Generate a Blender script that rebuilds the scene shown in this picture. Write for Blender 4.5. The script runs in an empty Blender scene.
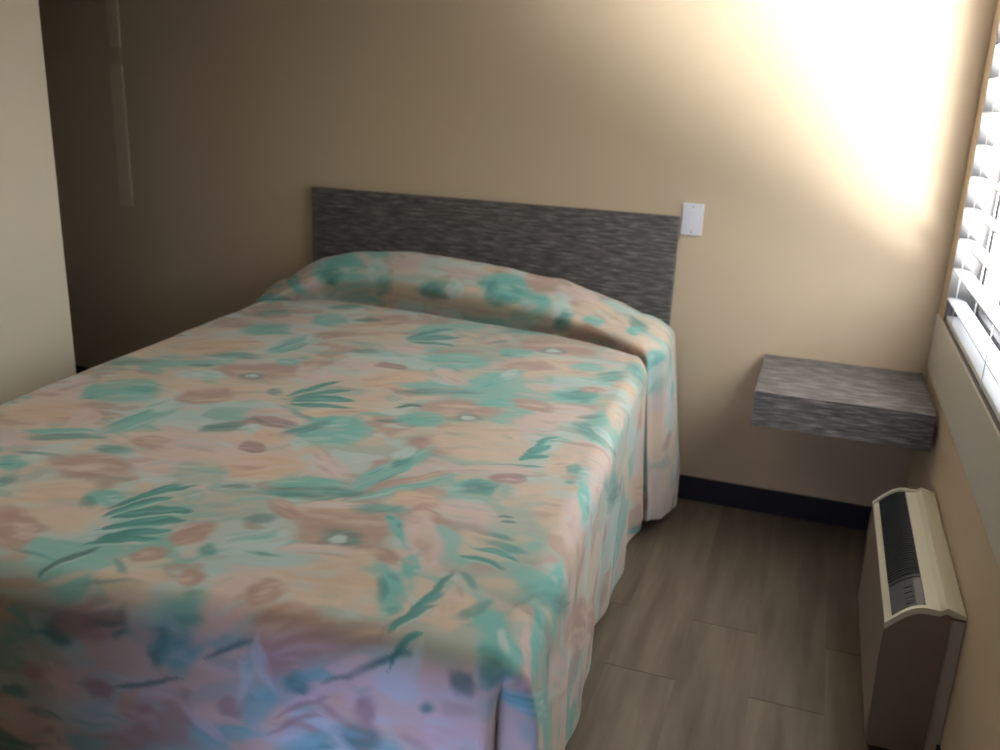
import bpy, bmesh, math
import numpy as np
from mathutils import Matrix, Vector

scene = bpy.context.scene
COL = scene.collection

# ------------------------------------------------------------------ camera
cam_data = bpy.data.cameras.new('camera')
cam_data.sensor_width = 36.0
cam_data.lens = 910.97 * 36.0 / 1000.0
cam_data.clip_start = 0.05
cam = bpy.data.objects.new('camera', cam_data)
COL.objects.link(cam)
RGT = Vector((0.9422661, 0.3324340, 0.0402769))
UPV = Vector((-0.1347381, 0.2662710, 0.9544346))
FWD = Vector((-0.3065620, 0.9047582, -0.2956896))
M = Matrix.Identity(4)
for i in range(3):
    M[i][0], M[i][1], M[i][2] = RGT[i], UPV[i], -FWD[i]
M.translation = (-0.44325, -3.47458, 1.54732)
cam.matrix_world = M
scene.camera = cam
cam_data.dof.use_dof = True
cam_data.dof.focus_distance = 2.0
cam_data.dof.aperture_fstop = 2.6

# ------------------------------------------------------------------ world: daylight outside the window
world = bpy.data.worlds.new('daylight')
scene.world = world
world.use_nodes = True
nt = world.node_tree
nt.nodes.clear()
w_out = nt.nodes.new('ShaderNodeOutputWorld')
w_bg = nt.nodes.new('ShaderNodeBackground')
w_tc = nt.nodes.new('ShaderNodeTexCoord')
w_sep = nt.nodes.new('ShaderNodeSeparateXYZ')
w_map = nt.nodes.new('ShaderNodeMapRange')
nt.links.new(w_tc.outputs['Generated'], w_sep.inputs[0])
nt.links.new(w_sep.outputs['Z'], w_map.inputs['Value'])
# sunlit pavement close under the window, duller street towards the horizon, pale sky above
w_map.inputs['From Min'].default_value = -1.0
w_map.inputs['From Max'].default_value = 1.0
w_ramp = nt.nodes.new('ShaderNodeValToRGB')
nt.links.new(w_map.outputs['Result'], w_ramp.inputs[0])
els = w_ramp.color_ramp.elements
els[0].position, els[0].color = 0.0, (1.0, 0.96, 0.90, 1)
els[1].position, els[1].color = 1.0, (0.34, 0.37, 0.42, 1)
for p_, c_ in ((0.16, (1.0, 0.96, 0.90, 1)), (0.22, (0.25, 0.245, 0.23, 1)), (0.27, (0.022, 0.021, 0.021, 1)), (0.46, (0.022, 0.022, 0.023, 1)), (0.50, (0.30, 0.31, 0.33, 1))):
    e_ = els.new(p_)
    e_.color = c_
# the patch of pavement the sun strikes, low outside the window
w_dot = nt.nodes.new('ShaderNodeVectorMath')
w_dot.operation = 'DOT_PRODUCT'
w_dot.inputs[1].default_value = Vector((0.36, -0.58, -0.66)).normalized()
nt.links.new(w_tc.outputs['Generated'], w_dot.inputs[0])
w_lobe = nt.nodes.new('ShaderNodeMapRange')
w_lobe.interpolation_type = 'SMOOTHSTEP'
w_lobe.inputs['From Min'].default_value = math.cos(math.radians(34))
w_lobe.inputs['From Max'].default_value = math.cos(math.radians(5))
w_lobe.inputs['To Max'].default_value = 17.0
nt.links.new(w_dot.outputs['Value'], w_lobe.inputs['Value'])
w_sc = nt.nodes.new('ShaderNodeVectorMath')
w_sc.operation = 'SCALE'
w_sc.inputs[0].default_value = (1.0, 0.985, 0.96)
nt.links.new(w_lobe.outputs['Result'], w_sc.inputs['Scale'])
w_add = nt.nodes.new('ShaderNodeVectorMath')
w_add.operation = 'ADD'
nt.links.new(w_ramp.outputs['Color'], w_add.inputs[0])
nt.links.new(w_sc.outputs[0], w_add.inputs[1])
nt.links.new(w_add.outputs[0], w_bg.inputs['Color'])
w_bg.inputs['Strength'].default_value = 15.0
nt.links.new(w_bg.outputs[0], w_out.inputs[0])

# ------------------------------------------------------------------ lights
WY0, WY1, WZ0, WZ1 = -1.85, -0.13, 0.87, 2.12     # window opening in the right wall


def area(name, loc, aim, sx, sy, power, color, portal=False):
    l = bpy.data.lights.new(name, 'AREA')
    l.shape = 'RECTANGLE'
    l.size, l.size_y = sx, sy
    l.energy = power
    l.color = color
    o = bpy.data.objects.new(name, l)
    o.location = loc
    o.rotation_euler = (Vector(aim) - Vector(loc)).to_track_quat('-Z', 'Y').to_euler()
    COL.objects.link(o)
    if portal:
        l.cycles.is_portal = True
    return o


area('window_portal', (0.16, (WY0 + WY1) / 2, (WZ0 + WZ1) / 2), (-1, (WY0 + WY1) / 2, (WZ0 + WZ1) / 2),
     WZ1 - WZ0, WY1 - WY0, 1, (1, 1, 1), True)
# added unseen lights: cool glow on the bed foot, soft fill from above
foot_fill = area('foot_cool_fill', (-0.78, -3.20, 0.30), (-0.95, -2.35, 0.40), 0.35, 0.2, 1.7, (0.47, 0.52, 1.0))  # added to tint the bed foot purple, no television stands here
foot_fill.data.spread = math.radians(70)
area('overhead_fill', (-1.9, -2.6, 2.40), (-1.9, -2.6, 0), 0.9, 0.9, 9, (1.0, 0.95, 0.88))  # added fill near the ceiling, lifts the partition and the bed

scene.view_settings.view_transform = 'Standard'
scene.view_settings.look = 'None'
scene.view_settings.gamma = 1.0
scene.view_settings.use_curve_mapping = False
scene.view_settings.exposure = -0.08

# ------------------------------------------------------------------ helpers
def lin(r, g, b):
    return tuple(((c / 255) / 12.92 if c / 255 <= 0.04045 else ((c / 255 + 0.055) / 1.055) ** 2.4) for c in (r, g, b))


def new_mat(name, color=(0.5, 0.5, 0.5), rough=0.6, spec=0.3):
    m = bpy.data.materials.new(name)
    m.use_nodes = True
    b = m.node_tree.nodes['Principled BSDF']
    b.inputs['Base Color'].default_value = (*color, 1)
    b.inputs['Roughness'].default_value = rough
    b.inputs['Specular IOR Level'].default_value = spec
    return m, m.node_tree, b


def add_bump(nt, b, scale, strength, dist=0.002, detail=4, vec=None):
    n = nt.nodes.new('ShaderNodeTexNoise')
    n.inputs['Scale'].default_value = scale
    n.inputs['Detail'].default_value = detail
    if vec is not None:
        nt.links.new(vec, n.inputs['Vector'])
    u = nt.nodes.new('ShaderNodeBump')
    u.inputs['Strength'].default_value = strength
    u.inputs['Distance'].default_value = dist
    nt.links.new(n.outputs['Fac'], u.inputs['Height'])
    nt.links.new(u.outputs['Normal'], b.inputs['Normal'])
    return n


def obj_coords(nt):
    t = nt.nodes.new('ShaderNodeTexCoord')
    return t.outputs['Object']


def paint_mat(name, color, rough=0.7, mottling=0.05):
    m, nt, b = new_mat(name, color, rough, 0.25)
    oc = obj_coords(nt)
    n = nt.nodes.new('ShaderNodeTexNoise')
    n.inputs['Scale'].default_value = 1.7
    n.inputs['Detail'].default_value = 3
    nt.links.new(oc, n.inputs['Vector'])
    mx = nt.nodes.new('ShaderNodeMix')
    mx.data_type = 'RGBA'
    mx.inputs[6].default_value = tuple(c * (1 - mottling) for c in color) + (1,)
    mx.inputs[7].default_value = tuple(min(1, c * (1 + mottling)) for c in color) + (1,)
    nt.links.new(n.outputs['Fac'], mx.inputs[0])
    nt.links.new(mx.outputs[2], b.inputs['Base Color'])
    add_bump(nt, b, 160, 0.12, 0.001, 2, oc)
    return m


def laminate_mat(name, axis_scale):
    """dark grey-brown laminate with fine dashes running along the board"""
    m, nt, b = new_mat(name, (0.05, 0.045, 0.04), 0.55, 0.35)
    oc = obj_coords(nt)
    mp = nt.nodes.new('ShaderNodeMapping')
    mp.inputs['Scale'].default_value = axis_scale
    nt.links.new(oc, mp.inputs['Vector'])
    n = nt.nodes.new('ShaderNodeTexNoise')
    n.inputs['Scale'].default_value = 1.0
    n.inputs['Detail'].default_value = 5
    n.inputs['Roughness'].default_value = 0.65
    nt.links.new(mp.outputs[0], n.inputs['Vector'])
    r = nt.nodes.new('ShaderNodeValToRGB')
    r.color_ramp.elements[0].position = 0.33
    r.color_ramp.elements[0].color = (0.030, 0.028, 0.028, 1)
    r.color_ramp.elements[1].position = 0.70
    r.color_ramp.elements[1].color = (0.23, 0.208, 0.20, 1)
    e = r.color_ramp.elements.new(0.5)
    e.color = (0.078, 0.071, 0.069, 1)
    nt.links.new(n.outputs['Fac'], r.inputs[0])
    nt.links.new(r.outputs[0], b.inputs['Base Color'])
    return m


def add_box(bm, x0, x1, y0, y1, z0, z1):
    vs = [bm.verts.new((x, y, z)) for x in (x0, x1) for y in (y0, y1) for z in (z0, z1)]
    for f in ((0, 1, 3, 2), (4, 6, 7, 5), (0, 4, 5, 1), (2, 3, 7, 6), (0, 2, 6, 4), (1, 5, 7, 3)):
        bm.faces.new([vs[i] for i in f])
    return vs


def add_prism(bm, prof, y0, y1):
    """extrude an (x, z) outline along y"""
    a = [bm.verts.new((x, y0, z)) for x, z in prof]
    c = [bm.verts.new((x, y1, z)) for x, z in prof]
    n = len(prof)
    bm.faces.new(a)
    bm.faces.new(list(reversed(c)))
    for i in range(n):
        j = (i + 1) % n
        bm.faces.new((a[i], c[i], c[j], a[j]))


def add_cyl(bm, p, axis, r, h, seg=16):
    mt = Matrix.Translation(p) @ Vector(axis).to_track_quat('Z', 'Y').to_matrix().to_4x4()
    bmesh.ops.create_cone(bm, cap_ends=True, segments=seg, radius1=r, radius2=r, depth=h, matrix=mt)


def build(name, bm, mat, parent=None, bevel=0.0, smooth=False, origin=None):
    bmesh.ops.recalc_face_normals(bm, faces=bm.faces)
    if bevel:
        bmesh.ops.bevel(bm, geom=list(bm.edges), offset=bevel, segments=2, affect='EDGES', profile=0.6)
    me = bpy.data.meshes.new(name)
    bm.to_mesh(me)
    bm.free()
    o = bpy.data.objects.new(name, me)
    me.materials.append(mat)
    if smooth:
        for p in me.polygons:
            p.use_smooth = True
    COL.objects.link(o)
    if origin is not None:
        me.transform(Matrix.Translation(-Vector(origin)))
        o.location = origin
    if parent is not None:
        o.parent = parent
        o.location = o.location - parent.location if origin is not None else -parent.location
    return o


def thing(name, label, cat, loc=(0, 0, 0), group=None):
    o = bpy.data.objects.new(name, None)
    o.empty_display_size = 0.05
    o.location = loc
    COL.objects.link(o)
    return tag(o, label, cat, group)


def tag(o, label, cat, group=None):
    o['label'] = label
    o['category'] = cat
    if group:
        o['group'] = group
    return o


def struct(o, label=None):
    o['kind'] = 'structure'
    if label:
        o['label'] = label
    return o


def boxes(*bs):
    bm = bmesh.new()
    for b in bs:
        add_box(bm, *b)
    return bm


# ------------------------------------------------------------------ materials
WALL = lin(192, 173, 148)
m_wall = paint_mat('beige_wall_paint', WALL)
m_wall_side = paint_mat('cream_partition_paint', lin(220, 210, 190))
m_ceil = paint_mat('white_ceiling_paint', lin(205, 202, 194))
m_trim = paint_mat('pale_window_band', lin(196, 190, 180), 0.5)
m_strip = paint_mat('pale_beige_strip', lin(210, 192, 170), 0.7)
m_base, _, _ = new_mat('black_vinyl_baseboard', lin(34, 33, 42), 0.45, 0.3)
m_white, _, _ = new_mat('white_frame', lin(225, 225, 225), 0.4)
m_frame, _, _ = new_mat('dark_grey_frame', lin(96, 94, 94), 0.5)  # shade put into the colour: darkened so the slat gaps stay grey
m_slat, _, _ = new_mat('white_blind_slat', lin(228, 228, 232), 0.45)
m_cord, _, _ = new_mat('blind_cord', lin(205, 205, 205), 0.8)
m_switch, _, _ = new_mat('switch_plastic', lin(228, 228, 236), 0.35, 0.5)
m_screw, _, _ = new_mat('screw_metal', lin(150, 150, 150), 0.4)
m_ac, _, _ = new_mat('cream_enamel', lin(196, 190, 170), 0.4, 0.5)
m_ac_side, _, _ = new_mat('taupe_side_enamel', lin(118, 104, 92), 0.5, 0.4)
m_sleeve, _, _ = new_mat('grey_wall_sleeve', lin(170, 164, 154), 0.5, 0.3)
m_grille, _, _ = new_mat('dark_grille_plastic', lin(42, 44, 48), 0.5, 0.4)
m_panel, _, _ = new_mat('dark_panel_plastic', lin(58, 60, 64), 0.4, 0.4)
m_lam = laminate_mat('charcoal_streaked_laminate', (12, 60, 130))
m_mattress, _, _ = new_mat('mattress_ticking', lin(210, 206, 198), 0.9)
m_bedbase, _, _ = new_mat('bed_base_black', lin(35, 33, 32), 0.8)
m_glass = bpy.data.materials.new('window_glass')
m_glass.use_nodes = True
gnt = m_glass.node_tree
gnt.nodes.clear()
g_out = gnt.nodes.new('ShaderNodeOutputMaterial')
g_tr = gnt.nodes.new('ShaderNodeBsdfTransparent')
g_tr.inputs[0].default_value = (0.96, 0.975, 0.97, 1)
g_gl = gnt.nodes.new('ShaderNodeBsdfGlossy')
g_gl.inputs['Roughness'].default_value = 0.02
g_mix = gnt.nodes.new('ShaderNodeMixShader')
g_mix.inputs[0].default_value = 0.06
gnt.links.new(g_tr.outputs[0], g_mix.inputs[1])
gnt.links.new(g_gl.outputs[0], g_mix.inputs[2])
gnt.links.new(g_mix.outputs[0], g_out.inputs[0])


def floor_material():
    m, nt, b = new_mat('wood_look_plank_tile', (0.2, 0.17, 0.14), 0.5, 0.35)
    W, L = 0.19855, 1.2
    N = nt.nodes.new
    lk = nt.links.new

    def math_(op, a, c=None):
        n = N('ShaderNodeMath')
        n.operation = op
        for i, v in enumerate((a, c)):
            if v is None:
                continue
            if isinstance(v, (int, float)):
                n.inputs[i].default_value = v
            else:
                lk(v, n.inputs[i])
        return n.outputs[0]
    sep = N('ShaderNodeSeparateXYZ')
    lk(obj_coords(nt), sep.inputs[0])
    xs = math_('DIVIDE', math_('ADD', sep.outputs['X'], 0.648 + 40 * W), W)
    row = math_('FLOOR', xs)
    fx = math_('SUBTRACT', xs, row)
    par = math_('MODULO', row, 2.0)
    # even rows have their joint at y=-0.905, odd rows at y=-1.235
    off = math_('ADD', math_('MULTIPLY', par, 0.33), 0.905)
    ys = math_('DIVIDE', math_('ADD', math_('ADD', sep.outputs['Y'], off), 20 * L), L)
    col = math_('FLOOR', ys)
    fy = math_('SUBTRACT', ys, col)
    wn = N('ShaderNodeTexWhiteNoise')
    wn.noise_dimensions = '2D'
    cb = N('ShaderNodeCombineXYZ')
    lk(row, cb.inputs[0]); lk(col, cb.inputs[1])
    lk(cb.outputs[0], wn.inputs['Vector'])
    # streaks along the plank
    cv = N('ShaderNodeCombineXYZ')
    lk(math_('ADD', math_('MULTIPLY', sep.outputs['X'], 13.0), math_('MULTIPLY', wn.outputs['Value'], 31.0)), cv.inputs[0])
    lk(math_('MULTIPLY', sep.outputs['Y'], 1.5), cv.inputs[1])
    nz = N('ShaderNodeTexNoise')
    nz.inputs['Scale'].default_value = 1.0
    nz.inputs['Detail'].default_value = 4
    nz.inputs['Roughness'].default_value = 0.55
    lk(cv.outputs[0], nz.inputs['Vector'])
    rp = N('ShaderNodeValToRGB')
    rp.color_ramp.elements[0].position = 0.32
    rp.color_ramp.elements[0].color = (*lin(68, 58, 49), 1)
    rp.color_ramp.elements[1].position = 0.70
    rp.color_ramp.elements[1].color = (*lin(101, 90, 76), 1)
    lk(nz.outputs['Fac'], rp.inputs[0])
    hs = N('ShaderNodeHueSaturation')
    lk(rp.outputs[0], hs.inputs['Color'])
    lk(math_('ADD', math_('MULTIPLY', wn.outputs['Value'], 0.24), 0.88), hs.inputs['Value'])
    # grout
    gx = math_('LESS_THAN', fx, 0.010)
    gy = math_('LESS_THAN', fy, 0.0038)
    mx = N('ShaderNodeMix'); mx.data_type = 'RGBA'
    lk(math_('MULTIPLY', gx, 0.35), mx.inputs[0]); lk(hs.outputs[0], mx.inputs[6])
    mx.inputs[7].default_value = (*lin(70, 60, 52), 1)
    my = N('ShaderNodeMix'); my.data_type = 'RGBA'
    lk(math_('MULTIPLY', gy, 0.9), my.inputs[0]); lk(mx.outputs[2], my.inputs[6])
    my.inputs[7].default_value = (*lin(45, 35, 28), 1)
    lk(my.outputs[2], b.inputs['Base Color'])
    return m


m_floor = floor_material()

# ------------------------------------------------------------------ the room
XP = -2.92          # face of the partition on the left
YP = -0.98          # its far end: the passage behind it opens to the left
struct(build('floor', boxes((-5.2, 0.15, -4.7, 0.15, -0.1, 0)), m_floor))
struct(build('ceiling', boxes((-5.2, 0.15, -4.7, 0.15, 2.44, 2.54)), m_ceil))
struct(build('wall_back', boxes((-5.2, 0.15, 0, 0.15, 0, 2.44)), m_wall))
struct(build('wall_right', boxes((0, 0.15, WY1, 0, 0, 2.44), (0, 0.15, -4.7, WY0, 0, 2.44),
                                 (0, 0.15, WY0, WY1, 0, WZ0), (0, 0.15, WY0, WY1, WZ1, 2.44)), m_wall))
struct(build('wall_left', boxes((-5.2, -5.1, -4.6, 0, 0, 2.44)), m_wall))
struct(build('wall_front', boxes((-5.1, 0, -4.7, -4.6, 0, 2.44)), m_wall))
struct(build('wall_partition', boxes((XP - 0.12, XP, -4.6, YP, 0, 2.44)), m_wall_side))
BT = 0.008
struct(build('baseboard_back', boxes((-2.6, 0, -BT, 0, 0, 0.102), (-5.1, -2.6, -BT, 0, 0, 0.145)), m_base, bevel=0.002))
struct(build('baseboard_right', boxes((-BT, 0, -4.6, -BT, 0, 0.102)), m_base, bevel=0.002))
struct(build('baseboard_left', boxes((XP, XP + BT, -4.6, YP, 0, 0.102)), m_base, bevel=0.002))
struct(build('baseboard_front', boxes((XP + BT, -BT, -4.6, -4.6 + BT, 0, 0.102)), m_base, bevel=0.002))
struct(build('trim_1', boxes((-0.006, 0, WY0 - 0.06, -0.004, 0.672, WZ0)), m_trim, bevel=0.003), 'thin pale band under the window')  # thin flat band, paler than the wall around it
# slim strip on the back wall, a little paler than it, in two lengths
struct(build('trim_2', boxes((-3.525, -3.455, -0.0025, 0, 0.975, 1.60)), m_strip), 'lower length of slim pale strip on back wall')
struct(build('trim_3', boxes((-3.515, -3.455, -0.0025, 0, 1.672, 2.44)), m_strip), 'upper length of slim pale strip on back wall')

# window: frame and glass at the outer side of the opening
fx0, fx1 = 0.095, 0.135
ft = 0.045
bmw = boxes((fx0, fx1, WY0, WY0 + ft, WZ0, WZ1), (fx0, fx1, WY1 - ft, WY1, WZ0, WZ1),
            (fx0, fx1, WY0 + ft, WY1 - ft, WZ0, WZ0 + ft), (fx0, fx1, WY0 + ft, WY1 - ft, WZ1 - ft, WZ1),
            (fx0, fx1, -0.80, -0.75, WZ0 + ft, WZ1 - ft),
            (0.001, fx0, WY1 - 0.003, WY1 - 0.0003, WZ0, WZ1), (0.001, fx0, WY0, WY0 + 0.003, WZ0, WZ1),
            (0.001, fx0, WY0 + 0.003, WY1 - 0.003, WZ0, WZ0 + 0.002))
win = struct(build('window_1', bmw, m_frame), 'dark window frame behind the blind')
for ya, yb in ((WY0 + ft, -0.80), (-0.75, WY1 - ft)):
    build('pane', boxes((0.113, 0.117, ya, yb, WZ0 + ft, WZ1 - ft)), m_glass, win)

# blind: headrail, broad white slats tipped down to the outside, ladder cords, bottom rail
blind = thing('window_blind', 'white slatted blind in the window at the right edge, blazing with daylight', 'blind', (0.045, -0.99, WZ0))
by0, by1 = WY0 + 0.02, WY1 - 0.0045
build('headrail', boxes((-0.001, 0.061, by0, by1, WZ1 - 0.055, WZ1 - 0.002)), m_white, blind, bevel=0.003)
build('bottom_rail', boxes((0.008, 0.062, by0, by1, WZ0 + 0.003, WZ0 + 0.020)), m_white, blind, bevel=0.004)
PITCH, SW, TILT = 0.100, 0.058, math.radians(8)
z = WZ0 + 0.075
k = 0
while z < WZ1 - 0.08:
    bm = bmesh.new()
    n = 6
    prof = []
    for s in range(n + 1):
        u = (s / n - 0.5) * SW
        c = 0.004 * (1 - (2 * s / n - 1) ** 2)
        prof.append((u, c + 0.0015))
    prof = prof + [(u, c - 0.003) for u, c in reversed(prof)]
    # inner edge up, outer edge down
    pr = [(0.029 + u * math.cos(TILT) + c * math.sin(TILT), z - u * math.sin(TILT) + c * math.cos(TILT)) for u, c in prof]
    add_prism(bm, pr, by0, by1)
    build('slat', bm, m_slat, blind)
    z += PITCH
    k += 1
for y in (-0.33, -0.99, -1.62):
    for x in (0.000, 0.059):
        bm = bmesh.new()
        add_cyl(bm, (x, y, (WZ0 + WZ1) / 2), (0, 0, 1), 0.0014, WZ1 - WZ0 - 0.03, 6)
        build('ladder_cord', bm, m_cord, blind)

# ------------------------------------------------------------------ headboard
hb = tag(build('headboard', boxes((-2.491, -0.932, -0.030, -0.001, 0.42, 1.133)), m_lam, bevel=0.0015, origin=(-1.71, -0.015, 0.42)),
         'wide flat charcoal grey streaked headboard panel fixed to the wall behind the bed', 'headboard')

# ------------------------------------------------------------------ light switch
sw = thing('light_switch', 'white rocker light switch on the wall at the headboard corner', 'light switch', (-0.888, 0, 1.125))
build('face_plate', boxes((-0.927, -0.849, -0.007, -0.0005, 1.066, 1.184)), m_switch, sw, bevel=0.0025)
bm = bmesh.new()
add_prism(bm, [(-0.0115, 1.092), (-0.0075, 1.092), (-0.0075, 1.158), (-0.0095, 1.158), (-0.0085, 1.125)], -0.905, -0.871)
for v in bm.verts:
    v.co = Vector((v.co.y, v.co.x, v.co.z))
build('rocker', bm, m_switch, sw, bevel=0.0006)
for z in (1.078, 1.172):
    bm = bmesh.new()
    add_cyl(bm, (-0.888, -0.0078, z), (0, -1, 0), 0.0032, 0.0014, 12)
    build('screw', bm, m_screw, sw)

# ------------------------------------------------------------------ floating bedside shelf
ns = thing('bedside_shelf', 'thick grey streaked floating bedside shelf in the corner under the window', 'shelf', (-0.29, -0.25, 0.526))
SX0, SX1, SD, SZ0, SZ1 = -0.565, -0.016, 0.50, 0.527, 0.645
TP = 0.018
build('top_panel', boxes((SX0, SX1, -SD, -0.001, SZ1 - TP, SZ1)), m_lam, ns, bevel=0.001)
build('front_panel', boxes((SX0, SX1, -SD, -SD + TP, SZ0, SZ1 - TP - 0.0003)), m_lam, ns, bevel=0.001)
for x0 in (SX0, SX1 - TP):
    build('side_panel', boxes((x0, x0 + TP, -SD + TP + 0.0003, -0.001, SZ0, SZ1 - TP - 0.0003)), m_lam, ns, bevel=0.001)
build('bottom_panel', boxes((SX0 + TP + 0.0003, SX1 - TP - 0.0003, -SD + TP + 0.0003, -0.001, SZ0 + 0.002, SZ0 + 0.014)), m_lam, ns)

# ------------------------------------------------------------------ wall air conditioner
AY0, AY1 = -1.395, -0.665
ac = thing('air_conditioner', 'cream through-wall air conditioner with dark top grille below the window', 'air conditioner', (-0.08, -1.03, 0.0))
XF, ZF, XM, ZM = -0.167, 0.392, -0.085, 0.452


def curve_top(n=8):
    pts = []
    for i in range(n + 1):
        a = i / n
        pts.append((XF + (XM - XF) * a, ZF + (ZM - ZF) * math.sin(a * math.pi / 2)))
    return pts


prof = [(-0.034, 0.06), (-0.158, 0.06), (-0.158, 0.378), (-0.167, 0.380)] + [(x, zz - 0.004) for x, zz in curve_top()] + [(-0.058, 0.452), (-0.045, 0.462), (-0.030, 0.458), (-0.003, 0.449), (-0.003, 0.44), (-0.034, 0.43)]
bm = bmesh.new()
add_prism(bm, prof, AY0 + 0.012, AY1 - 0.012)
build('cabinet', bm, m_ac, ac)
fp = build('front_panel', boxes((-0.1655, -0.1585, AY0 + 0.0125, AY1 - 0.0125, 0.075, 0.375)), m_ac_side, ac, bevel=0.001)
fp['label'] = 'taupe front panel'
# end caps: dark taupe sides with a pale rim along the top
for ya, yb in ((AY0, AY0 + 0.0118), (AY1 - 0.0118, AY1)):
    bm = bmesh.new()
    add_prism(bm, [(-0.034, 0.06), (-0.162, 0.06), (-0.170, 0.30)] + [(x - 0.002, zz - 0.012) for x, zz in curve_top()] + [(-0.045, 0.450), (-0.034, 0.446)], ya, yb)
    sp = build('side_panel', bm, m_ac_side, ac)
    sp['label'] = 'taupe end panel'
    bm = bmesh.new()
    up = [(x - 0.003, zz + 0.004) for x, zz in curve_top()] + [(-0.058, 0.455), (-0.045, 0.465), (-0.030, 0.461), (-0.003, 0.452)]
    dn = [(x - 0.001, zz - 0.0115) for x, zz in curve_top()] + [(-0.058, 0.441), (-0.045, 0.4505), (-0.033, 0.4465), (-0.003, 0.442)]
    add_prism(bm, up + dn[::-1], ya - 0.001, yb)
    build('top_rim', bm, m_ac, ac)
bm = boxes((-0.0335, -0.002, AY0 + 0.004, AY1 - 0.004, 0.05, 0.435))
s = build('wall_sleeve', bm, m_sleeve, ac)
s['label'] = 'grey metal sleeve against the wall'


def slope_pt(a, off):
    x = XF + (XM - XF) * a
    zz = ZF + (ZM - ZF) * math.sin(a * math.pi / 2)
    return x - off * 0.6, zz + off * 0.8


ysplit = -1.235
bm = bmesh.new()
A = [0.16, 0.35, 0.55, 0.75, 0.96]
add_prism(bm, [slope_pt(a, -0.0028) for a in A] + [slope_pt(a, 0.0008) for a in reversed(A)], ysplit + 0.004, AY1 - 0.022)
gr = build('vent_grille', bm, m_grille, ac)
bm = bmesh.new()
y = ysplit + 0.02
while y < AY1 - 0.03:
    add_prism(bm, [slope_pt(a, 0.001) for a in A] + [slope_pt(a, 0.0048) for a in reversed(A)], y, y + 0.003)
    y += 0.014
fn = build('grille_fins', bm, m_grille, ac)
bm = bmesh.new()
add_prism(bm, [slope_pt(a, -0.0028) for a in A] + [slope_pt(a, 0.0016) for a in reversed(A)], AY0 + 0.020, ysplit - 0.004)
cp = build('control_panel', bm, m_panel, ac)
for i in range(4):
    bm = bmesh.new()
    ya = AY0 + 0.035 + i * 0.026
    add_prism(bm, [slope_pt(a, 0.0018) for a in (0.5, 0.7)] + [slope_pt(a, 0.0034) for a in (0.7, 0.5)], ya, ya + 0.014)
    build('button', bm, m_grille, cp)
for bo in list(cp.children):
    bo.location = (0, 0, 0)
build('kick_plate', boxes((-0.145, -0.0345, AY0 + 0.02, AY1 - 0.02, 0.001, 0.0595)), m_bedbase, ac)

# ------------------------------------------------------------------ the bed under the spread (turned a few degrees off the wall)
TH = 0.0798
BO = Vector((-1.742, -0.355, 0.0))
RV = Vector((math.cos(TH), math.sin(TH), 0))
DV = Vector((math.sin(TH), -math.cos(TH), 0))


def bed_box(x0, x1, l0, l1, z0, z1):
    bm = bmesh.new()
    add_box(bm, x0, x1, l0, l1, z0, z1)
    for v in bm.verts:
        p = BO + RV * v.co.x + DV * v.co.y
        v.co = Vector((p.x, p.y, v.co.z))
    return bm


bed = thing('bed', 'double bed hidden beneath the floral bedspread', 'bed', (-1.70, -1.30, 0))
build('mattress', bed_box(-0.735, 0.735, -0.16, 1.965, 0.44, 0.685), m_mattress, bed, bevel=0.03)
build('box_spring', bed_box(-0.735, 0.735, -0.16, 1.965, 0.20, 0.438), m_mattress, bed, bevel=0.01)
build('bed_base', bed_box(-0.66, 0.66, -0.10, 1.85, 0.0, 0.199), m_bedbase, bed)

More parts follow.
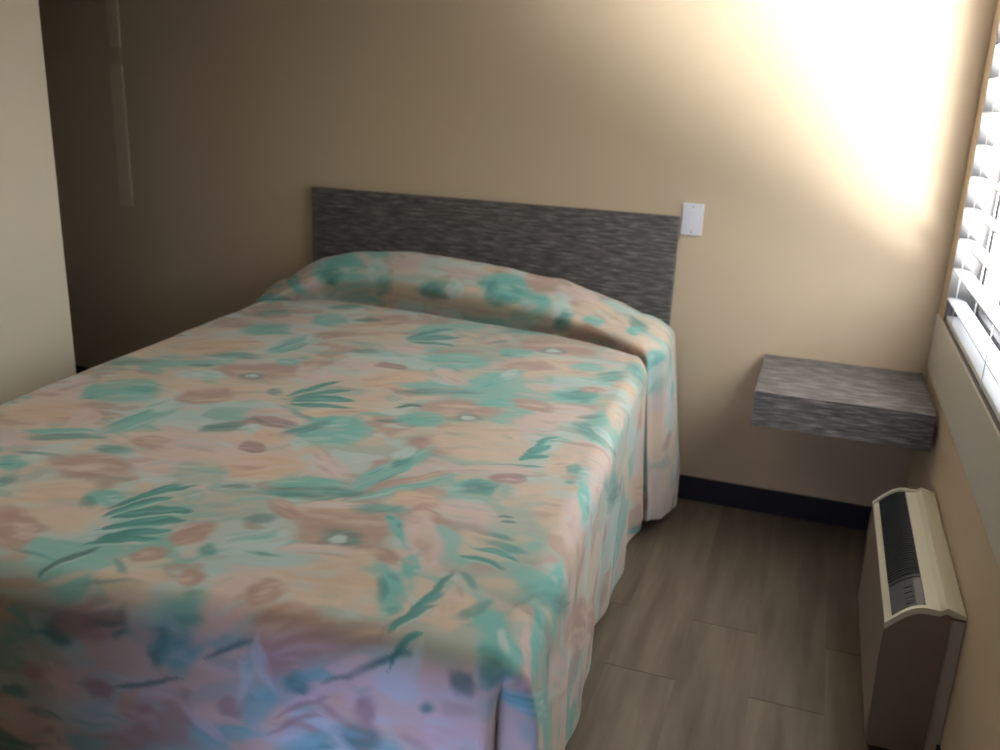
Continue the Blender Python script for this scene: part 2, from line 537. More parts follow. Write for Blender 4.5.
# ------------------------------------------------------------------ bedspread
MOTIFS = """A t -0.543 1.174 0.093 -0.037 0.059 0.08;A t -0.589 1.229 0.029 -0.011 0.027 0.035;K t -0.727 1.161 0.039 -0.064 0.051 0.057;G t -0.693 0.923 0.067 -0.028 0.019 0.027;O t -0.592 1.384 0.102 -0.04 0.041 0.049;K t -0.491 1.377 0.032 -0.012 0.038 0.048;A t -0.488 1.475 0.076 -0.029 0.018 0.022;G t -0.456 1.513 0.081 -0.031 0.018 0.021;A t -0.36 1.342 0.032 -0.11 0.034 0.039;L t -0.365 1.229 0.025 -0.034 0.03 0.039;T t -0.219 1.471 0.069 0.004 0.026 0.044;G t -0.285 1.536 0.033 -0.013 0.015 0.02;T t -0.269 1.63 0.09 -0.033 0.043 0.056;K t -0.141 1.577 0.053 -0.02 0.046 0.068;A t -0.449 1.673 0.032 -0.012 0.033 0.036;G t -0.39 1.75 0.009 -0.018 0.016 0.015;P t -0.276 1.746 0.079 -0.029 0.031 0.037;P t -0.216 1.832 0.081 -0.029 0.069 0.082;T t -0.234 1.918 0.045 -0.016 0.055 0.061;A t -0.148 1.758 0.034 -0.012 0.024 0.032;G t -0.169 1.786 0.015 -0.005 0.018 0.023;S t 0.004 1.738 0.065 -0.023 0.043 0.064;G t -0.074 1.726 0.045 -0.072 0.007 0.008;G t -0.052 1.708 0.058 -0.059 0.007 0.009;G t -0.067 1.769 0.046 -0.056 0.009 0.011;G t -0.02 1.786 0.07 -0.036 0.011 0.015;G t -0.015 1.826 0.068 -0.042 0.01 0.013;G t -0.008 1.86 0.057 -0.042 0.009 0.011;G t -0.01 1.887 0.059 -0.032 0.008 0.01;D t -0.058 1.97 0.022 -0.051 0.007 0.007;G t 0.047 1.965 0.027 0.016 0.003 0.013;T t 0.066 1.91 0.03 -0.017 0.015 0.019;G t -0.628 0.158 0.061 -0.028 0.023 0.043;A t -0.511 0.42 0.078 -0.034 0.04 0.074;T t -0.681 0.37 0.064 -0.028 0.038 0.064;O t -0.555 0.693 0.101 -0.043 0.044 0.072;G t -0.427 0.752 0.079 -0.033 0.02 0.034;A t -0.33 0.556 0.043 -0.123 0.031 0.052;L t -0.304 0.476 0.02 -0.033 0.024 0.045;T t -0.271 0.883 0.121 -0.05 0.044 0.079;D t -0.274 0.937 0.032 -0.013 0.019 0.034;L t -0.274 0.937 0.018 -0.008 0.009 0.015;A t -0.249 0.761 0.034 -0.014 0.02 0.038;T t -0.161 0.748 0.05 -0.021 0.019 0.039;P t -0.236 1.07 0.113 -0.045 0.044 0.076;T t -0.305 1.134 0.069 -0.027 0.036 0.058;L t -0.415 0.984 0.057 -0.023 0.026 0.041;D t -0.469 0.898 0.032 -0.013 0.008 0.013;D t -0.128 1.314 0.05 -0.019 0.011 0.019;K t -0.062 1.211 0.066 -0.026 0.022 0.04;M t -0.064 1.259 0.046 -0.018 0.014 0.026;K t -0.119 0.842 0.054 -0.022 0.039 0.081;G t -0.142 1.051 0.02 -0.008 0.016 0.031;G t -0.053 0.978 0.047 -0.099 0.008 0.014;G t -0.017 1.011 0.066 -0.069 0.009 0.017;G t 0.013 1.054 0.087 -0.035 0.011 0.023;G t 0.022 1.103 0.091 -0.015 0.007 0.015;G t 0.02 1.187 0.043 0.024 0.006 0.02;G t -0.404 -0.001 0.056 -0.026 0.017 0.039;A t -0.364 0.211 0.053 -0.024 0.038 0.083;T t -0.177 0.128 0.074 -0.033 0.028 0.071;D t -0.238 0.155 0.04 -0.018 0.012 0.028;P t -0.195 0.311 0.096 -0.042 0.044 0.103;T t -0.258 0.399 0.063 -0.027 0.022 0.049;G t 0.034 0.241 0.067 -0.084 0.009 0.023;G t 0.063 0.303 0.089 -0.039 0.01 0.028;G t 0.078 0.367 0.091 -0.007 0.006 0.02;K t 0.026 0.471 0.067 -0.028 0.021 0.057;L t -0.037 0.6 0.073 -0.031 0.022 0.053;D t -0.079 0.568 0.047 -0.02 0.009 0.022;K t -0.035 0.718 0.062 -0.026 0.025 0.058;M t 0.06 0.691 0.051 -0.005 0.011 0.03;A t 0.228 0.526 0.089 -0.037 0.027 0.087;O t 0.135 0.802 0.077 -0.06 0.029 0.071;K t 0.26 0.709 0.069 0.054 0.01 0.055;A t 0.378 0.682 0.045 -0.079 0.017 0.045;A t 0.235 0.823 0.075 -0.03 0.009 0.026;G t 0.28 0.864 0.085 -0.034 0.011 0.034;T t 0.378 0.989 0.106 -0.041 0.021 0.069;D t 0.424 1.047 0.034 -0.013 0.01 0.033;L t 0.424 1.047 0.02 -0.008 0.004 0.015;D t 0.24 1.017 0.035 -0.014 0.004 0.011;A t 0.302 1.094 0.053 -0.021 0.015 0.043;D t 0.239 1.134 0.029 -0.011 0.005 0.014;T t 0.198 1.182 0.038 -0.015 0.008 0.02;P t 0.475 1.129 0.119 -0.045 0.018 0.061;A t 0.136 1.228 0.074 -0.028 0.035 0.078;O t 0.102 1.122 0.077 -0.05 0.008 0.018;G t 0.322 0.1 0.08 -0.006 0.009 0.042;T t 0.51 0.265 0.126 -0.027 0.014 0.075;D t 0.492 0.313 0.038 -0.016 0.008 0.037;L t 0.492 0.313 0.022 -0.009 0.004 0.018;A t 0.382 0.373 0.05 -0.021 0.012 0.047;D t 0.3 0.272 0.032 -0.014 0.005 0.019;P t 0.558 0.473 0.135 -0.056 0.017 0.087;T t 0.462 0.513 0.083 -0.034 0.012 0.054;A t 0.64 0.427 0.049 -0.02 0.007 0.045;G t 0.709 0.458 0.031 -0.024 0.004 0.022;G t 0.718 0.499 0.031 -0.023 0.004 0.021;G t 0.715 0.545 0.025 -0.015 0.003 0.015;G t 0.779 0.358 0.031 -0.013 0.01 0.081;O t 0.773 0.564 0.04 -0.016 0.005 0.04;A t 0.4 0.684 0.049 -0.105 0.02 0.053;L t 0.421 0.61 0.021 -0.037 0.013 0.038;A t 0.641 0.73 0.066 -0.026 0.012 0.064;D t 0.646 0.728 0.049 -0.02 0.007 0.036;T t 0.679 0.664 0.039 -0.016 0.005 0.029;K t 0.634 0.889 0.072 -0.028 0.013 0.065;T t 0.545 0.871 0.067 -0.007 0.008 0.042;A t 0.449 0.9 0.047 -0.018 0.009 0.033;K t 0.593 1.006 0.05 -0.019 0.015 0.067;G t 0.736 1.006 0.049 0.034 0.001 0.05;L t 0.767 0.987 0.038 0.023 0.001 0.029;D t 0.716 0.883 0.026 -0.01 0.003 0.016;P t 0.78 0.832 0.029 -0.011 0.013 0.092;G t 0.549 1.16 0.019 -0.007 0.01 0.039;P t 0.528 1.224 0.096 -0.036 0.024 0.087;G t 0.635 1.149 0.03 -0.072 0.006 0.014;G t 0.634 1.198 0.029 -0.057 0.005 0.014;G t 0.631 1.24 0.032 -0.03 0.004 0.012;P t 0.701 1.2 0.036 -0.014 0.011 0.056;D t 0.61 1.305 0.083 -0.031 0.002 0.007;D t -0.117 1.333 0.05 -0.019 0.014 0.024;L t -0.043 1.327 0.032 -0.012 0.02 0.036;M t -0.027 1.26 0.072 0.0 0.018 0.039;O t 0.011 1.356 0.031 -0.012 0.022 0.041;A t 0.136 1.287 0.079 -0.03 0.034 0.074;D t 0.065 1.278 0.022 -0.059 0.015 0.022;K t -0.107 1.463 0.082 -0.011 0.032 0.054;M t -0.004 1.424 0.034 -0.005 0.015 0.028;L t 0.094 1.374 0.022 -0.008 0.012 0.023;O t 0.075 1.521 0.081 -0.054 0.038 0.064;K t 0.206 1.448 0.063 0.048 0.008 0.048;S t -0.029 1.595 0.06 -0.022 0.036 0.056;A t 0.219 1.566 0.072 -0.026 0.014 0.028;G t 0.232 1.61 0.078 -0.028 0.013 0.027;D t 0.091 1.635 0.031 -0.011 0.008 0.013;T t 0.221 1.695 0.05 0.016 0.01 0.029;S t 0.119 1.722 0.074 -0.027 0.031 0.052;T t 0.372 1.726 0.091 -0.032 0.042 0.093;K t 0.323 1.639 0.073 -0.026 0.007 0.015;D t 0.384 1.766 0.036 -0.012 0.015 0.033;L t 0.379 1.772 0.016 -0.006 0.006 0.013;D t 0.203 1.745 0.029 -0.018 0.007 0.011;T t 0.098 1.823 0.033 -0.031 0.021 0.028;L t 0.238 1.808 0.056 -0.042 0.022 0.035;G t 0.157 1.87 0.017 -0.006 0.013 0.02;T t 0.406 1.242 0.078 -0.01 0.017 0.056;P t 0.488 1.211 0.098 -0.012 0.023 0.089;A t 0.346 1.433 0.048 -0.128 0.022 0.036;G t 0.359 1.379 0.013 -0.026 0.014 0.025;L t 0.342 1.327 0.019 -0.039 0.014 0.026;T t 0.421 1.453 0.074 -0.081 0.006 0.013;A t 0.402 1.528 0.066 -0.072 0.009 0.018;D t 0.304 1.579 0.039 -0.014 0.006 0.014;K t 0.563 1.354 0.097 -0.036 0.008 0.028;A t 0.561 1.459 0.062 -0.022 0.013 0.045;D t 0.568 1.451 0.045 -0.016 0.009 0.03;M t 0.605 1.386 0.038 -0.014 0.007 0.027;O t 0.455 1.561 0.057 -0.013 0.013 0.037;T t 0.516 1.61 0.051 0.002 0.009 0.035;K t 0.58 1.567 0.068 -0.002 0.013 0.054;S t 0.635 1.486 0.024 -0.009 0.017 0.068;P t 0.708 1.481 0.064 -0.023 0.023 0.106;G t 0.401 1.626 0.046 -0.016 0.007 0.017;A t 0.469 1.692 0.006 -0.014 0.035 0.053;K t 0.529 1.707 0.028 -0.023 0.037 0.082;S t 0.697 1.612 0.049 -0.017 0.027 0.11;D t 0.65 1.552 0.018 -0.006 0.001 0.005;D t 0.66 1.573 0.017 -0.006 0.001 0.005;G t 0.658 1.635 0.026 0.001 0.002 0.01;G t 0.671 1.67 0.045 0.007 0.002 0.016;G t 0.668 1.705 0.048 0.009 0.002 0.013;G t 0.652 1.744 0.048 0.01 0.001 0.009;A t 0.531 1.813 0.017 -0.006 0.013 0.035;T t 0.476 1.801 0.035 -0.012 0.009 0.021;P t 0.423 1.835 0.045 -0.015 0.012 0.027;P t 0.699 1.266 0.04 -0.015 0.012 0.059;G t 0.741 1.263 0.02 -0.007 0.005 0.029;G t 0.747 1.34 0.013 -0.005 0.003 0.014;A t 0.787 1.388 0.017 -0.006 0.016 0.094;K t 0.806 1.252 0.027 -0.01 0.013 0.083;G s 0.943 0.963 0.077 -0.184 0.069 -0.041;O s 1.237 0.275 0.093 -0.222 0.077 -0.058;T s 1.455 -0.245 0.153 -0.366 0.069 -0.059;G s 1.588 -0.129 0.274 -0.58 0.049 -0.039;K t 0.778 1.507 0.024 -0.008 0.016 0.084;A t 0.796 1.706 0.012 -0.004 0.01 0.053;T t 0.185 1.959 0.023 -0.008 0.016 0.024;K t 0.281 1.994 0.038 -0.031 0.035 0.049;T t 0.328 1.971 0.028 -0.023 0.017 0.025;T t 0.4 2.03 0.064 -0.022 0.022 0.043;P t 0.418 1.912 0.074 -0.025 0.029 0.062;K t 0.355 1.822 0.064 -0.015 0.01 0.021;A f 0.202 2.052 0.039 0.007 -0.024 0.059;G f 0.176 2.117 0.019 -0.001 -0.009 0.037;G f 0.107 2.072 0.016 -0.0 -0.007 0.029;L f 0.342 2.128 0.013 0.0 -0.014 0.06;L f 0.368 2.107 0.009 -0.004 0.01 0.047;A f 0.36 2.189 0.025 0.001 -0.012 0.045;T f 0.404 2.097 0.033 -0.007 -0.001 0.027;G f 0.428 2.13 0.029 -0.006 -0.001 0.023;D f 0.306 2.091 0.047 -0.028 0.001 0.003;M f 0.438 2.171 0.057 -0.042 0.003 0.006;K f 0.453 2.146 0.056 -0.042 0.003 0.006;M f 0.424 2.212 0.049 -0.031 0.002 0.005;A f 0.445 2.257 0.043 -0.023 0.005 0.022;K f 0.255 2.248 0.036 0.027 -0.009 0.011;A f 0.211 2.12 0.031 -0.007 -0.003 0.048;D f 0.286 2.324 0.08 -0.02 -0.001 0.011;T f 0.491 2.032 0.109 -0.03 0.002 0.029;A t 0.531 1.909 0.019 -0.007 0.027 0.068;G t 0.508 1.899 0.01 -0.003 0.013 0.031;G t 0.593 1.888 0.018 -0.095 0.006 0.006;G t 0.592 1.923 0.019 -0.073 0.007 0.008;G t 0.595 1.955 0.022 -0.055 0.007 0.009;G t 0.607 2.025 0.021 -0.034 0.005 0.008;G f 0.596 2.045 0.037 -0.015 0.001 0.005;D f 0.541 2.074 0.074 -0.044 0.001 0.002;P t 0.645 1.905 0.034 0.026 -0.006 0.071;G t 0.649 1.811 0.024 0.02 -0.001 0.011;K f 0.546 2.11 0.031 -0.007 -0.0 0.034;M f 0.556 2.138 0.021 -0.005 -0.0 0.027;D f 0.546 2.201 0.043 -0.01 -0.0 0.031;A f 0.6 2.209 0.024 -0.006 0.0 0.035;L f 0.636 2.039 0.01 -0.004 0.004 0.024;K f 0.702 2.139 0.053 -0.012 0.001 0.052;G f 0.661 2.102 0.012 -0.003 0.0 0.009;D f 0.711 2.057 0.017 0.007 -0.005 0.012;A t 0.717 1.92 0.029 -0.01 0.012 0.041;G t 0.682 1.892 0.019 -0.032 0.008 0.013;A t 0.75 1.994 0.033 -0.011 0.017 0.064;G t 0.747 2.018 0.021 -0.007 0.01 0.036;L t 0.748 1.96 0.007 -0.005 0.011 0.029;K t 0.796 1.959 0.01 -0.007 0.02 0.058;A t 0.805 1.91 0.016 -0.005 0.016 0.071;G s 0.817 1.754 0.052 -0.094 0.04 -0.013;T s 1.088 1.414 0.16 -0.268 0.085 -0.035;A s 0.893 1.955 0.059 -0.09 0.054 -0.035;K s 0.985 1.749 0.064 -0.098 0.069 -0.021;K f 0.777 2.05 0.032 -0.007 0.0 0.009;A f -0.029 2.109 0.047 -0.009 -0.004 0.033;D f -0.027 2.113 0.03 -0.006 -0.003 0.029;M f 0.036 2.076 0.083 -0.016 -0.004 0.036;T f -0.052 2.217 0.048 -0.01 -0.004 0.03;A f -0.146 2.194 0.031 -0.017 0.009 0.034;K f -0.032 2.223 0.046 0.017 -0.021 0.034;G f -0.146 2.276 0.036 -0.008 -0.002 0.013;K f -0.165 2.328 0.059 0.014 -0.015 0.028;D f -0.185 2.396 0.054 0.007 -0.011 0.024;K f -0.073 2.351 0.028 -0.024 0.032 0.047;T f 0.108 2.286 0.046 -0.011 -0.005 0.056;L f 0.025 2.284 0.058 0.008 -0.013 0.031;K f 0.166 2.2 0.039 -0.002 -0.004 0.017;A f 0.08 2.369 0.047 -0.012 -0.002 0.018;M f 0.042 2.221 0.021 0.014 -0.012 0.015;D f 0.137 2.19 0.082 -0.025 0.0 0.004;K p -0.669 -0.163 0.103 -0.031 0.076 0.111;P p 0.106 -0.094 0.706 0.017 -0.007 0.059;A p -0.488 -0.164 0.094 -0.03 0.043 0.08;A p -0.367 -0.095 0.071 -0.003 -0.004 0.038;G p -0.515 -0.123 0.043 -0.002 0.018 0.045;L p -0.309 -0.156 0.042 0.002 0.013 0.062;G p -0.28 -0.094 0.032 -0.01 -0.008 0.056;A p -0.689 -0.124 0.069 0.05 0.036 0.071;S p -0.392 -0.058 0.093 -0.018 -0.01 0.046;S p -0.149 -0.139 0.111 -0.01 0.006 0.02;G p -0.03 -0.11 0.076 -0.014 0.003 0.04;D p -0.056 -0.098 0.04 -0.008 -0.002 0.027;L p 0.045 -0.118 0.032 -0.007 0.007 0.034;K p 0.081 -0.202 0.125 0.002 0.003 0.027;A p 0.246 -0.165 0.112 0.01 0.008 0.075;G p 0.225 -0.097 0.044 -0.002 0.003 0.027;G p 0.186 -0.145 0.02 0.004 0.0 0.049;A p 0.365 -0.115 0.061 -0.003 0.005 0.052;S p 0.342 -0.054 0.073 -0.021 -0.003 0.041;L p 0.467 -0.103 0.03 -0.014 0.023 0.067;G p 0.479 -0.051 0.031 -0.006 -0.001 0.037;P p 0.606 -0.145 0.079 0.029 -0.006 0.058;K p 0.501 -0.198 0.074 0.005 -0.001 0.027;A p 0.586 -0.091 0.043 -0.005 0.001 0.021;G p 0.747 -0.156 0.034 0.019 0.001 0.032;A p 0.739 -0.115 0.027 -0.011 0.001 0.028;T p 0.614 -0.045 0.071 0.016 -0.005 0.018;O p 0.772 -0.01 0.036 0.024 -0.013 0.037;A p 0.839 -0.021 0.026 -0.008 0.013 0.064"""
PAL = {'P': lin(212, 191, 170), 'T': lin(178, 150, 136), 'K': lin(212, 190, 184), 'S': lin(172, 180, 168),
       'A': lin(122, 184, 176), 'G': lin(68, 140, 132), 'D': lin(84, 122, 118), 'L': lin(190, 208, 204),
       'O': lin(210, 182, 156), 'M': lin(164, 138, 136)}
PAL = {k: np.array(v) * 0.87 for k, v in PAL.items()}
MIXES = {'P': ['K', 'O', 'T', 'S', 'L'], 'T': ['P', 'M', 'O', 'T', 'K'], 'K': ['P', 'L', 'T', 'S'], 'S': ['L', 'A', 'P', 'A'],
         'A': ['L', 'G', 'S', 'L', 'A'], 'G': ['A', 'D'], 'D': ['G', 'A'], 'L': ['A', 'S'], 'O': ['P', 'K', 'T'], 'M': ['T', 'K', 'D']}


def hash2(ix, iy, seed):
    h = (ix.astype(np.int64) * 374761393 + iy.astype(np.int64) * 668265263 + seed * 974634777) & 0x7fffffff
    h = ((h ^ (h >> 13)) * 1274126177) & 0x7fffffff
    h = h ^ (h >> 16)
    return (h & 0xffff) / 65535.0


def vnoise(x, y, seed):
    ix, iy = np.floor(x), np.floor(y)
    fx, fy = x - ix, y - iy
    fx = fx * fx * (3 - 2 * fx)
    fy = fy * fy * (3 - 2 * fy)
    a, b_ = hash2(ix, iy, seed), hash2(ix + 1, iy, seed)
    c, d = hash2(ix, iy + 1, seed), hash2(ix + 1, iy + 1, seed)
    return (a * (1 - fx) + b_ * fx) * (1 - fy) + (c * (1 - fx) + d * fx) * fy


def fnoise(x, y, seed, octv=3):
    s, a, t = 0, 1.0, 0
    for o in range(octv):
        s = s + a * vnoise(x * 2 ** o, y * 2 ** o, seed + o)
        t += a
        a *= 0.5
    return s / t


def sstep(a, b_, x):
    t = np.clip((x - a) / (b_ - a), 0, 1)
    return t * t * (3 - 2 * t)


def cloth_colour(P, Q, pil):
    """P across, Q along the cloth (metres); pil marks the pillow stretch"""
    n = len(P)
    wx = (fnoise(P * 9, Q * 9, 11) - 0.5) * 0.035 + (fnoise(P * 40, Q * 40, 12, 2) - 0.5) * 0.007
    wy = (fnoise(P * 9, Q * 9, 21) - 0.5) * 0.035 + (fnoise(P * 40, Q * 40, 22, 2) - 0.5) * 0.007
    X, Y = P + wx, Q + wy
    col = np.tile(PAL['S'], (n, 1))

    def lay(c, a):
        nonlocal col
        a = a[:, None]
        col = col * (1 - a) + PAL[c] * a
    # watercolour ground: soft washes
    for i, (c, s, th) in enumerate((('P', 5.0, .56), ('K', 5.5, .57), ('A', 5.0, .56), ('T', 5.5, .61), ('L', 6, .60), ('P', 7, .62))):
        f = fnoise(X * s * 0.8 + 3.7 * i, Y * s * 1.25 + 1.3 * i, 40 + 7 * i)
        lay(c, sstep(th - .03, th + .04, f) * 0.75)
    rng = np.random.RandomState(5)
    # scattered petals and leaves where the cloth turns out of view and on the drops
    far = (np.abs(P) > 0.86) | (Q > 2.1) | (Q < 0)
    idx = np.nonzero(far)[0]

    def ell(idx, c, cx, cy, ax, ay, bx, by, al, soft=0.3, leaf=False):
        nonlocal col
        det = ax * by - ay * bx
        if abs(det) < 1e-9:
            return
        dx, dy = X[idx] - cx, Y[idx] - cy
        r = math.hypot(ax, ay) + math.hypot(bx, by)
        near = (np.abs(dx) < 1.5 * r) & (np.abs(dy) < 1.5 * r)
        ii = idx[near]
        dx, dy = dx[near], dy[near]
        u = (by * dx - bx * dy) / det
        v = (-ay * dx + ax * dy) / det
        asp = math.hypot(ax, ay) / math.hypot(bx, by)
        soft = max(soft, 0.0045 / math.hypot(bx, by))
        if leaf:
            v = v - 0.7 * (u * u - 0.3)
            w_ = np.where(np.abs(u) < 0.999, 1 - u * u, 1e-3)
            d = np.maximum(np.abs(v) / w_ ** 0.8, np.abs(u) * 0.98)
        else:
            d = np.sqrt(u * u + v * v)
        st = 0.84 + 0.32 * vnoise(u * 1.6 + cx * 50, v * 1.6 + cy * 50, 99)
        a = (1 - sstep(1 - soft, 1 + soft, d * st)) * al
        a = a[:, None]
        shade = 1 + 0.10 * (vnoise(u * 2 + 9 * cx, v * 2 + 7 * cy, 77) - 0.5)[:, None]
        col[ii] = col[ii] * (1 - a) + PAL[c] * shade * a
    for i in range(420):
        cx, cy = rng.uniform(-1.6, 1.6), rng.uniform(-0.5, 2.8)
        if abs(cx) < .86 and 0 < cy < 2.1:
            continue
        c = rng.choice(list('PPKKTASAGLOTM'))
        a, e, g = rng.uniform(.03, .09), rng.uniform(.02, .05), rng.uniform(-.6, .6)
        if c in 'GD':
            e = 0.014
        ell(idx, c, cx, cy, a * math.cos(g), a * math.sin(g), -e * math.sin(g), e * math.cos(g), .85)
    allidx = np.arange(n)
    for i in range(760):
        c = rng.choice(list('PKTASAGLOTSKPL'))
        a, e, g = rng.uniform(.02, .075), rng.uniform(.006, .018), rng.normal(-.15, .35)
        if c == 'G':
            e *= .5
        ell(allidx, c, rng.uniform(-.86, .86), rng.uniform(-.4, 2.75), a * math.cos(g), a * math.sin(g), -e * math.sin(g), e * math.cos(g), .7, .35)
    for rec in MOTIFS.split(';'):
        w = rec.split()
        c, md = w[0], w[1]
        v = [float(q) for q in w[2:]]
        sub = allidx[pil] if md == 'p' else allidx[~pil]
        cx, cy, ax, ay, bx, by = v
        wb = math.hypot(bx, by)
        if wb < 0.0055:
            bx, by = bx * 0.0055 / wb, by * 0.0055 / wb
            wb = 0.0055
        lf_ = c in 'GDM' and math.hypot(ax, ay) / wb > 3.2
        dot = c in 'GD' and math.hypot(ax, ay) / wb < 3.2 and md != 'f'
        ell(sub, c, cx, cy, ax, ay, bx, by, 0.68 if dot else 0.78 if md == 'f' else 0.97, 0.5 if dot or md == 'f' else 0.18 if c in 'GDM' else 0.30, lf_)
        if lf_ and wb > 0.009:
            ell(sub, 'L', cx + bx * .95, cy + by * .95, ax * .8, ay * .8, bx * .3, by * .3, .7, .3, True)
        la = math.hypot(ax, ay)
        if la * wb > 0.0006:
            for q_ in range(3 + int(min(7, la * wb * 2200))):
                rr, tt = math.sqrt(rng.uniform(0, .8)), rng.uniform(0, 6.283)
                u_, v_ = rr * math.cos(tt), rr * math.sin(tt)
                fa, fb = rng.uniform(.25, .6), rng.uniform(.07, .22)
                if fb * wb < 0.004:
                    fb = 0.004 / wb
                gg = rng.uniform(-.25, .25)
                alt = rng.choice(MIXES.get(c, ['S']))
                ell(sub, alt, cx + ax * u_ + bx * v_, cy + ay * u_ + by * v_,
                    ax * fa + bx * fa * gg, ay * fa + by * fa * gg, bx * fb - ax * fb * gg * .2, by * fb - ay * fb * gg * .2, rng.uniform(.25, .6), .4)
    # dry-brush streaks across the cloth
    s = fnoise(P * 14 + Q * 4, Q * 95, 61, 2) - 0.5
    col = col * (0.93 + 0.08 * s[:, None])
    return np.clip(col, 0, 1)


def make_spread():
    XH, RAD, ZT, LF = 0.805, 0.055, 0.722, 2.045
    xb = XH - RAD
    NX = 400
    xs = np.linspace(-xb, xb, NX)
    NM, NP_ = 540, 120
    lc = np.interp(xs, [-.75, -.55, -.28, .16, .485, .66, .75], [-.085, -.145, -.12, -.025, .05, .105, .165])
    H = np.interp(xs, [-.75, -.68, -.60, -.46, -.21, .115, .43, .58, .68, .75], [.035, .095, .140, .178, .203, .190, .160, .126, .098, .070])
    ker = np.ones(13) / 13
    H = np.convolve(np.pad(H, 6, mode='edge'), ker, 'valid')
    lc = np.convolve(np.pad(lc, 6, mode='edge'), ker, 'valid')
    le = -(0.283 - 0.0798 * xs) / 0.9968                 # head end, just clear of the headboard
    lf = LF - RAD
    t = np.linspace(0, 1, NM)[:, None]
    Lm = lf + (lc - lf)[None, :] * t                   # foot -> crease
    Xm = np.repeat(xs[None, :], NM, 0)
    dist = np.abs(Lm - lc[None, :])
    Zm = ZT - 0.060 * np.exp(-(dist / 0.026) ** 2)
    edge = sstep(0.30, 0.0, xb - np.abs(Xm)) * 0.012 + sstep(0.35, 0.0, lf - Lm) * 0.016
    Zm = Zm - edge + (fnoise(Xm.ravel() * 3, Lm.ravel() * 3, 5).reshape(Xm.shape) - .5) * 0.018 \
        + (fnoise(Xm.ravel() * 12, Lm.ravel() * 5, 6).reshape(Xm.shape) - .5) * 0.004
    psi = (np.linspace(0, 1, NP_ + 1)[1:])[:, None]
    a = (lc - le) / 2
    ang = psi * math.pi * 0.93
    Lp = (lc - a)[None, :] + a[None, :] * np.cos(ang) + 0.050 * np.exp(-((psi - .20) / .065) ** 2)
    z0 = Zm[-1]
    Zp = z0[None, :] + (H[None, :] + (ZT - z0)[None, :]) * np.sin(ang) ** (0.75 + 0.8 * np.exp(-(psi / .13) ** 2))
    Xp = np.repeat(xs[None, :], NP_, 0)
    Zp = Zp + (fnoise(Xp.ravel() * 9, Lp.ravel() * 9 + 3, 8).reshape(Xp.shape) - .5) * 0.012 * np.sin(ang)
    arc = np.cumsum(np.hypot(np.diff(np.vstack([Lm[-1:], Lp]), axis=0), np.diff(np.vstack([Zm[-1:], Zp]), axis=0)), axis=0)
    X = np.vstack([Xm, Xp]); Lc = np.vstack([Lm, Lp]); Z = np.vstack([Zm, Zp])
    PX = X.copy()
    PY = np.vstack([Lm, (lc * 0 + 0.06)[None, :] - arc])
    PIL = np.vstack([np.zeros_like(Lm, bool), np.ones_like(Lp, bool)])
    NR = NM + NP_
    verts = [np.stack([X.ravel(), Lc.ravel(), Z.ravel()], 1)]
    pat = [np.stack([PX.ravel(), PY.ravel()], 1)]
    pil = [PIL.ravel()]
    idx = np.arange(NR * NX).reshape(NR, NX)
    faces = [np.stack([idx[:-1, :-1].ravel(), idx[:-1, 1:].ravel(), idx[1:, 1:].ravel(), idx[1:, :-1].ravel()], 1)]
    # skirt: columns around the edge (left head -> foot -> right head)
    cols = []      # start index, direction angle (0 = +x right, 90 = foot), kind
    for r in range(NR - 1, -1, -1):
        cols.append((idx[r, 0], 180.0, r))
    NC = 60
    for i in range(1, NC):
        cols.append((idx[0, 0], 180 - 90 * i / NC, -1))
    for c in range(0, NX):
        cols.append((idx[0, c], 90.0, -2))
    for i in range(1, NC):
        cols.append((idx[0, NX - 1], 90 - 90 * i / NC, -3))
    for r in range(NR):
        cols.append((idx[r, NX - 1], 0.0, r))
    cols_i = np.array([c[0] for c in cols])
    th = np.radians([c[1] for c in cols])
    kind = np.array([c[2] for c in cols])
    V0 = verts[0][cols_i]
    P0 = pat[0][cols_i]
    side = kind >= 0
    pilc = pil[0][cols_i]
    right = side & (th < 0.1)
    # along-edge coordinate for folds
    dx, dy = np.cos(th), np.sin(th)
    q = RAD * math.pi / 2
    ND = 150
    HEM = 0.085
    vs, ps = [], []
    rows = np.linspace(0, 1, ND + 1)[1:]
    zbase = V0[:, 2]
    lcR, lcL = lc[-1], lc[0]
    for s in rows:
        tot = q + (zbase - RAD - HEM)
        h = s * tot
        al = np.clip(h / RAD, 0, math.pi / 2)
        out = RAD * np.sin(al)
        dz = RAD * (1 - np.cos(al)) + np.clip(h - q, 0, None)
        dd = np.clip((h - q * 0.6) / 0.55, 0, 1)                  # 0 at the edge .. 1 at the hem
        l = V0[:, 1]
        e = np.zeros(len(cols))
        # gentle folds down the long sides
        e += np.where(side, dd * (0.010 * np.sin(l * 11 + 1.0) + 0.007 * np.sin(l * 23 + 2 * dd)), 0)
        # right side hem line wanders like the photograph's
        hemR = np.interp(l, [-.3, -.1, .17, .5, 1.0, 1.4, 1.8, 2.0], [.085, .080, .035, -.005, -.028, -.004, .015, .03])
        e += np.where(right, hemR * dd, 0)
        # the pillow stretch of the cloth hangs outside the rest
        stp = sstep(0.0, 0.035, np.where(right, np.arange(len(cols)) * 0 + (lcR + .012 - l), -1))
        stp = np.where(pilc & side, np.maximum(stp, .35), stp)
        e += np.where(right, stp * 0.050 * sstep(0, .10, h), 0)
        e += np.where(right, -0.035 * np.exp(-((l - lcR - .035) / .03) ** 2) * sstep(0.01, .10, h) * (1 - .6 * dd), 0)
        e += np.where(side & ~right & pilc, 0.03 * sstep(0, .10, h), 0)
        # foot: soft vertical folds growing to the hem, one deep pleat at each corner
        xx = V0[:, 0]
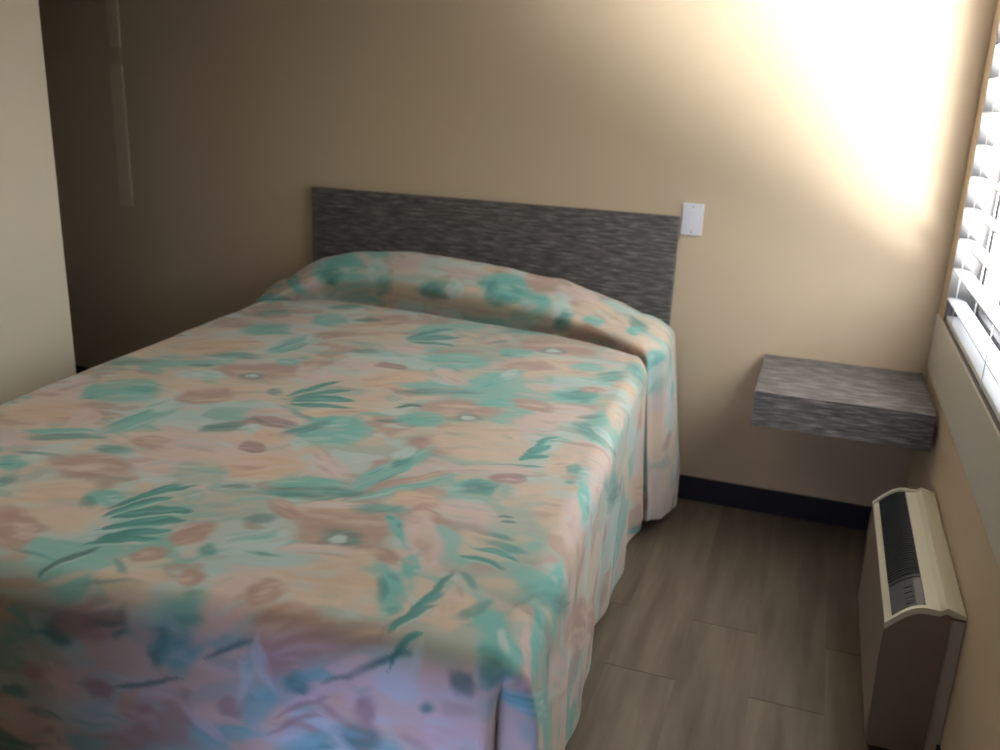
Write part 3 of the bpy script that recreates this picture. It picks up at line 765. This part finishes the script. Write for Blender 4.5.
        e += np.where(kind == -2, dd * (0.012 * np.sin(xx * 9) + 0.005 * np.sin(xx * 52 + 9 * h) + 0.006 * np.sin(xx * 31 - 14 * h) + 0.010 * np.sin(xx * 21 + 1.5)
                                        + 0.055 * np.exp(-((np.abs(xx) - 0.66) / 0.09) ** 2)
                                        - 0.020 * np.exp(-((np.abs(xx) - 0.42) / 0.08) ** 2)), 0)
        corner = (kind == -1) | (kind == -3)
        cang = np.where(kind == -3, np.degrees(th), 180 - np.degrees(th))   # 0 side .. 90 foot
        w = sstep(0.10, 0.55, h / 0.6)
        pr = -0.23 * np.exp(-((cang - 52) / 21) ** 2) + 0.06 * np.exp(-((cang - 84) / 14) ** 2) + 0.04 * np.exp(-((cang - 10) / 12) ** 2)
        w2 = sstep(0.03, 0.16, h)
        e += np.where(corner, pr * w2 * (0.50 + 0.50 * dd), 0)
        e += np.where(kind == -2, 0.05 * np.exp(-((xb - np.abs(xx)) / 0.06) ** 2) * 0.6 * w2 * (.35 + .65 * dd), 0)
        e += np.where(side, 0.035 * np.exp(-((lf - l) / 0.06) ** 2) * 0.8 * w2 * (.35 + .65 * dd) * 0.7, 0)
        o = out + e
        hz = np.where(kind == -2, 0.012 * np.sin(xx * 7 + .5), 0.010 * np.sin(l * 6)) * dd
        vs.append(np.stack([V0[:, 0] + dx * o, V0[:, 1] + dy * o, zbase - dz + hz], 1))
        ps.append(np.stack([P0[:, 0] + dx * h, P0[:, 1] + dy * h], 1))
    VS = np.concatenate(vs); PS = np.concatenate(ps)
    # keep the head end of the drops clear of the wall
    base = NR * NX
    nc = len(cols)
    verts.append(VS); pat.append(PS); pil.append(np.tile(pilc, ND))
    gi = np.vstack([cols_i[None, :], base + np.arange(ND * nc).reshape(ND, nc)])
    faces.append(np.stack([gi[:-1, :-1].ravel(), gi[1:, :-1].ravel(), gi[1:, 1:].ravel(), gi[:-1, 1:].ravel()], 1))
    V = np.concatenate(verts); P = np.concatenate(pat); PI = np.concatenate(pil); F = np.concatenate(faces)
    W = np.empty_like(V)
    W[:, 0] = BO.x + RV.x * V[:, 0] + DV.x * V[:, 1]
    W[:, 1] = BO.y + RV.y * V[:, 0] + DV.y * V[:, 1]
    W[:, 2] = V[:, 2]
    W[:, 1] = np.minimum(W[:, 1], -0.045)
    # drop degenerate corners (shared start vertex)
    org = np.array([-1.70, -1.30, 0.0])
    W = W - org
    me = bpy.data.meshes.new('bedspread')
    me.vertices.add(len(W))
    me.vertices.foreach_set('co', W.astype(np.float32).ravel())
    tri = F[:, 0] == F[:, 3]
    quads = F[~tri]
    tris = F[tri][:, :3]
    nl = len(quads) * 4 + len(tris) * 3
    me.loops.add(nl)
    me.loops.foreach_set('vertex_index', np.concatenate([quads.ravel(), tris.ravel()]).astype(np.int32))
    me.polygons.add(len(quads) + len(tris))
    st = np.concatenate([np.arange(len(quads)) * 4, len(quads) * 4 + np.arange(len(tris)) * 3])
    me.polygons.foreach_set('loop_start', st.astype(np.int32))
    me.update(calc_edges=True)
    me.validate()
    me.polygons.foreach_set('use_smooth', np.ones(len(me.polygons), bool))
    C = cloth_colour(P[:, 0], P[:, 1], PI)
    at = me.color_attributes.new('print', 'FLOAT_COLOR', 'POINT')
    at.data.foreach_set('color', np.concatenate([C, np.ones((len(C), 1))], 1).astype(np.float32).ravel())
    o = bpy.data.objects.new('bedspread', me)
    o.location = org
    COL.objects.link(o)
    m, nt, b = new_mat('printed_floral_cloth', (.5, .5, .5), 0.75, 0.2)
    ca = nt.nodes.new('ShaderNodeVertexColor')
    ca.layer_name = 'print'
    nt.links.new(ca.outputs['Color'], b.inputs['Base Color'])
    b.inputs['Sheen Weight'].default_value = 0.15
    add_bump(nt, b, 9, 0.35, 0.012, 5, obj_coords(nt))
    me.materials.append(m)
    so = o.modifiers.new('thickness', 'SOLIDIFY')
    so.thickness = 0.004
    so.offset = 1.0
    tag(o, 'floral bedspread in peach, teal and tan covering the bed and pillows', 'bedspread')
    return o


make_spread()
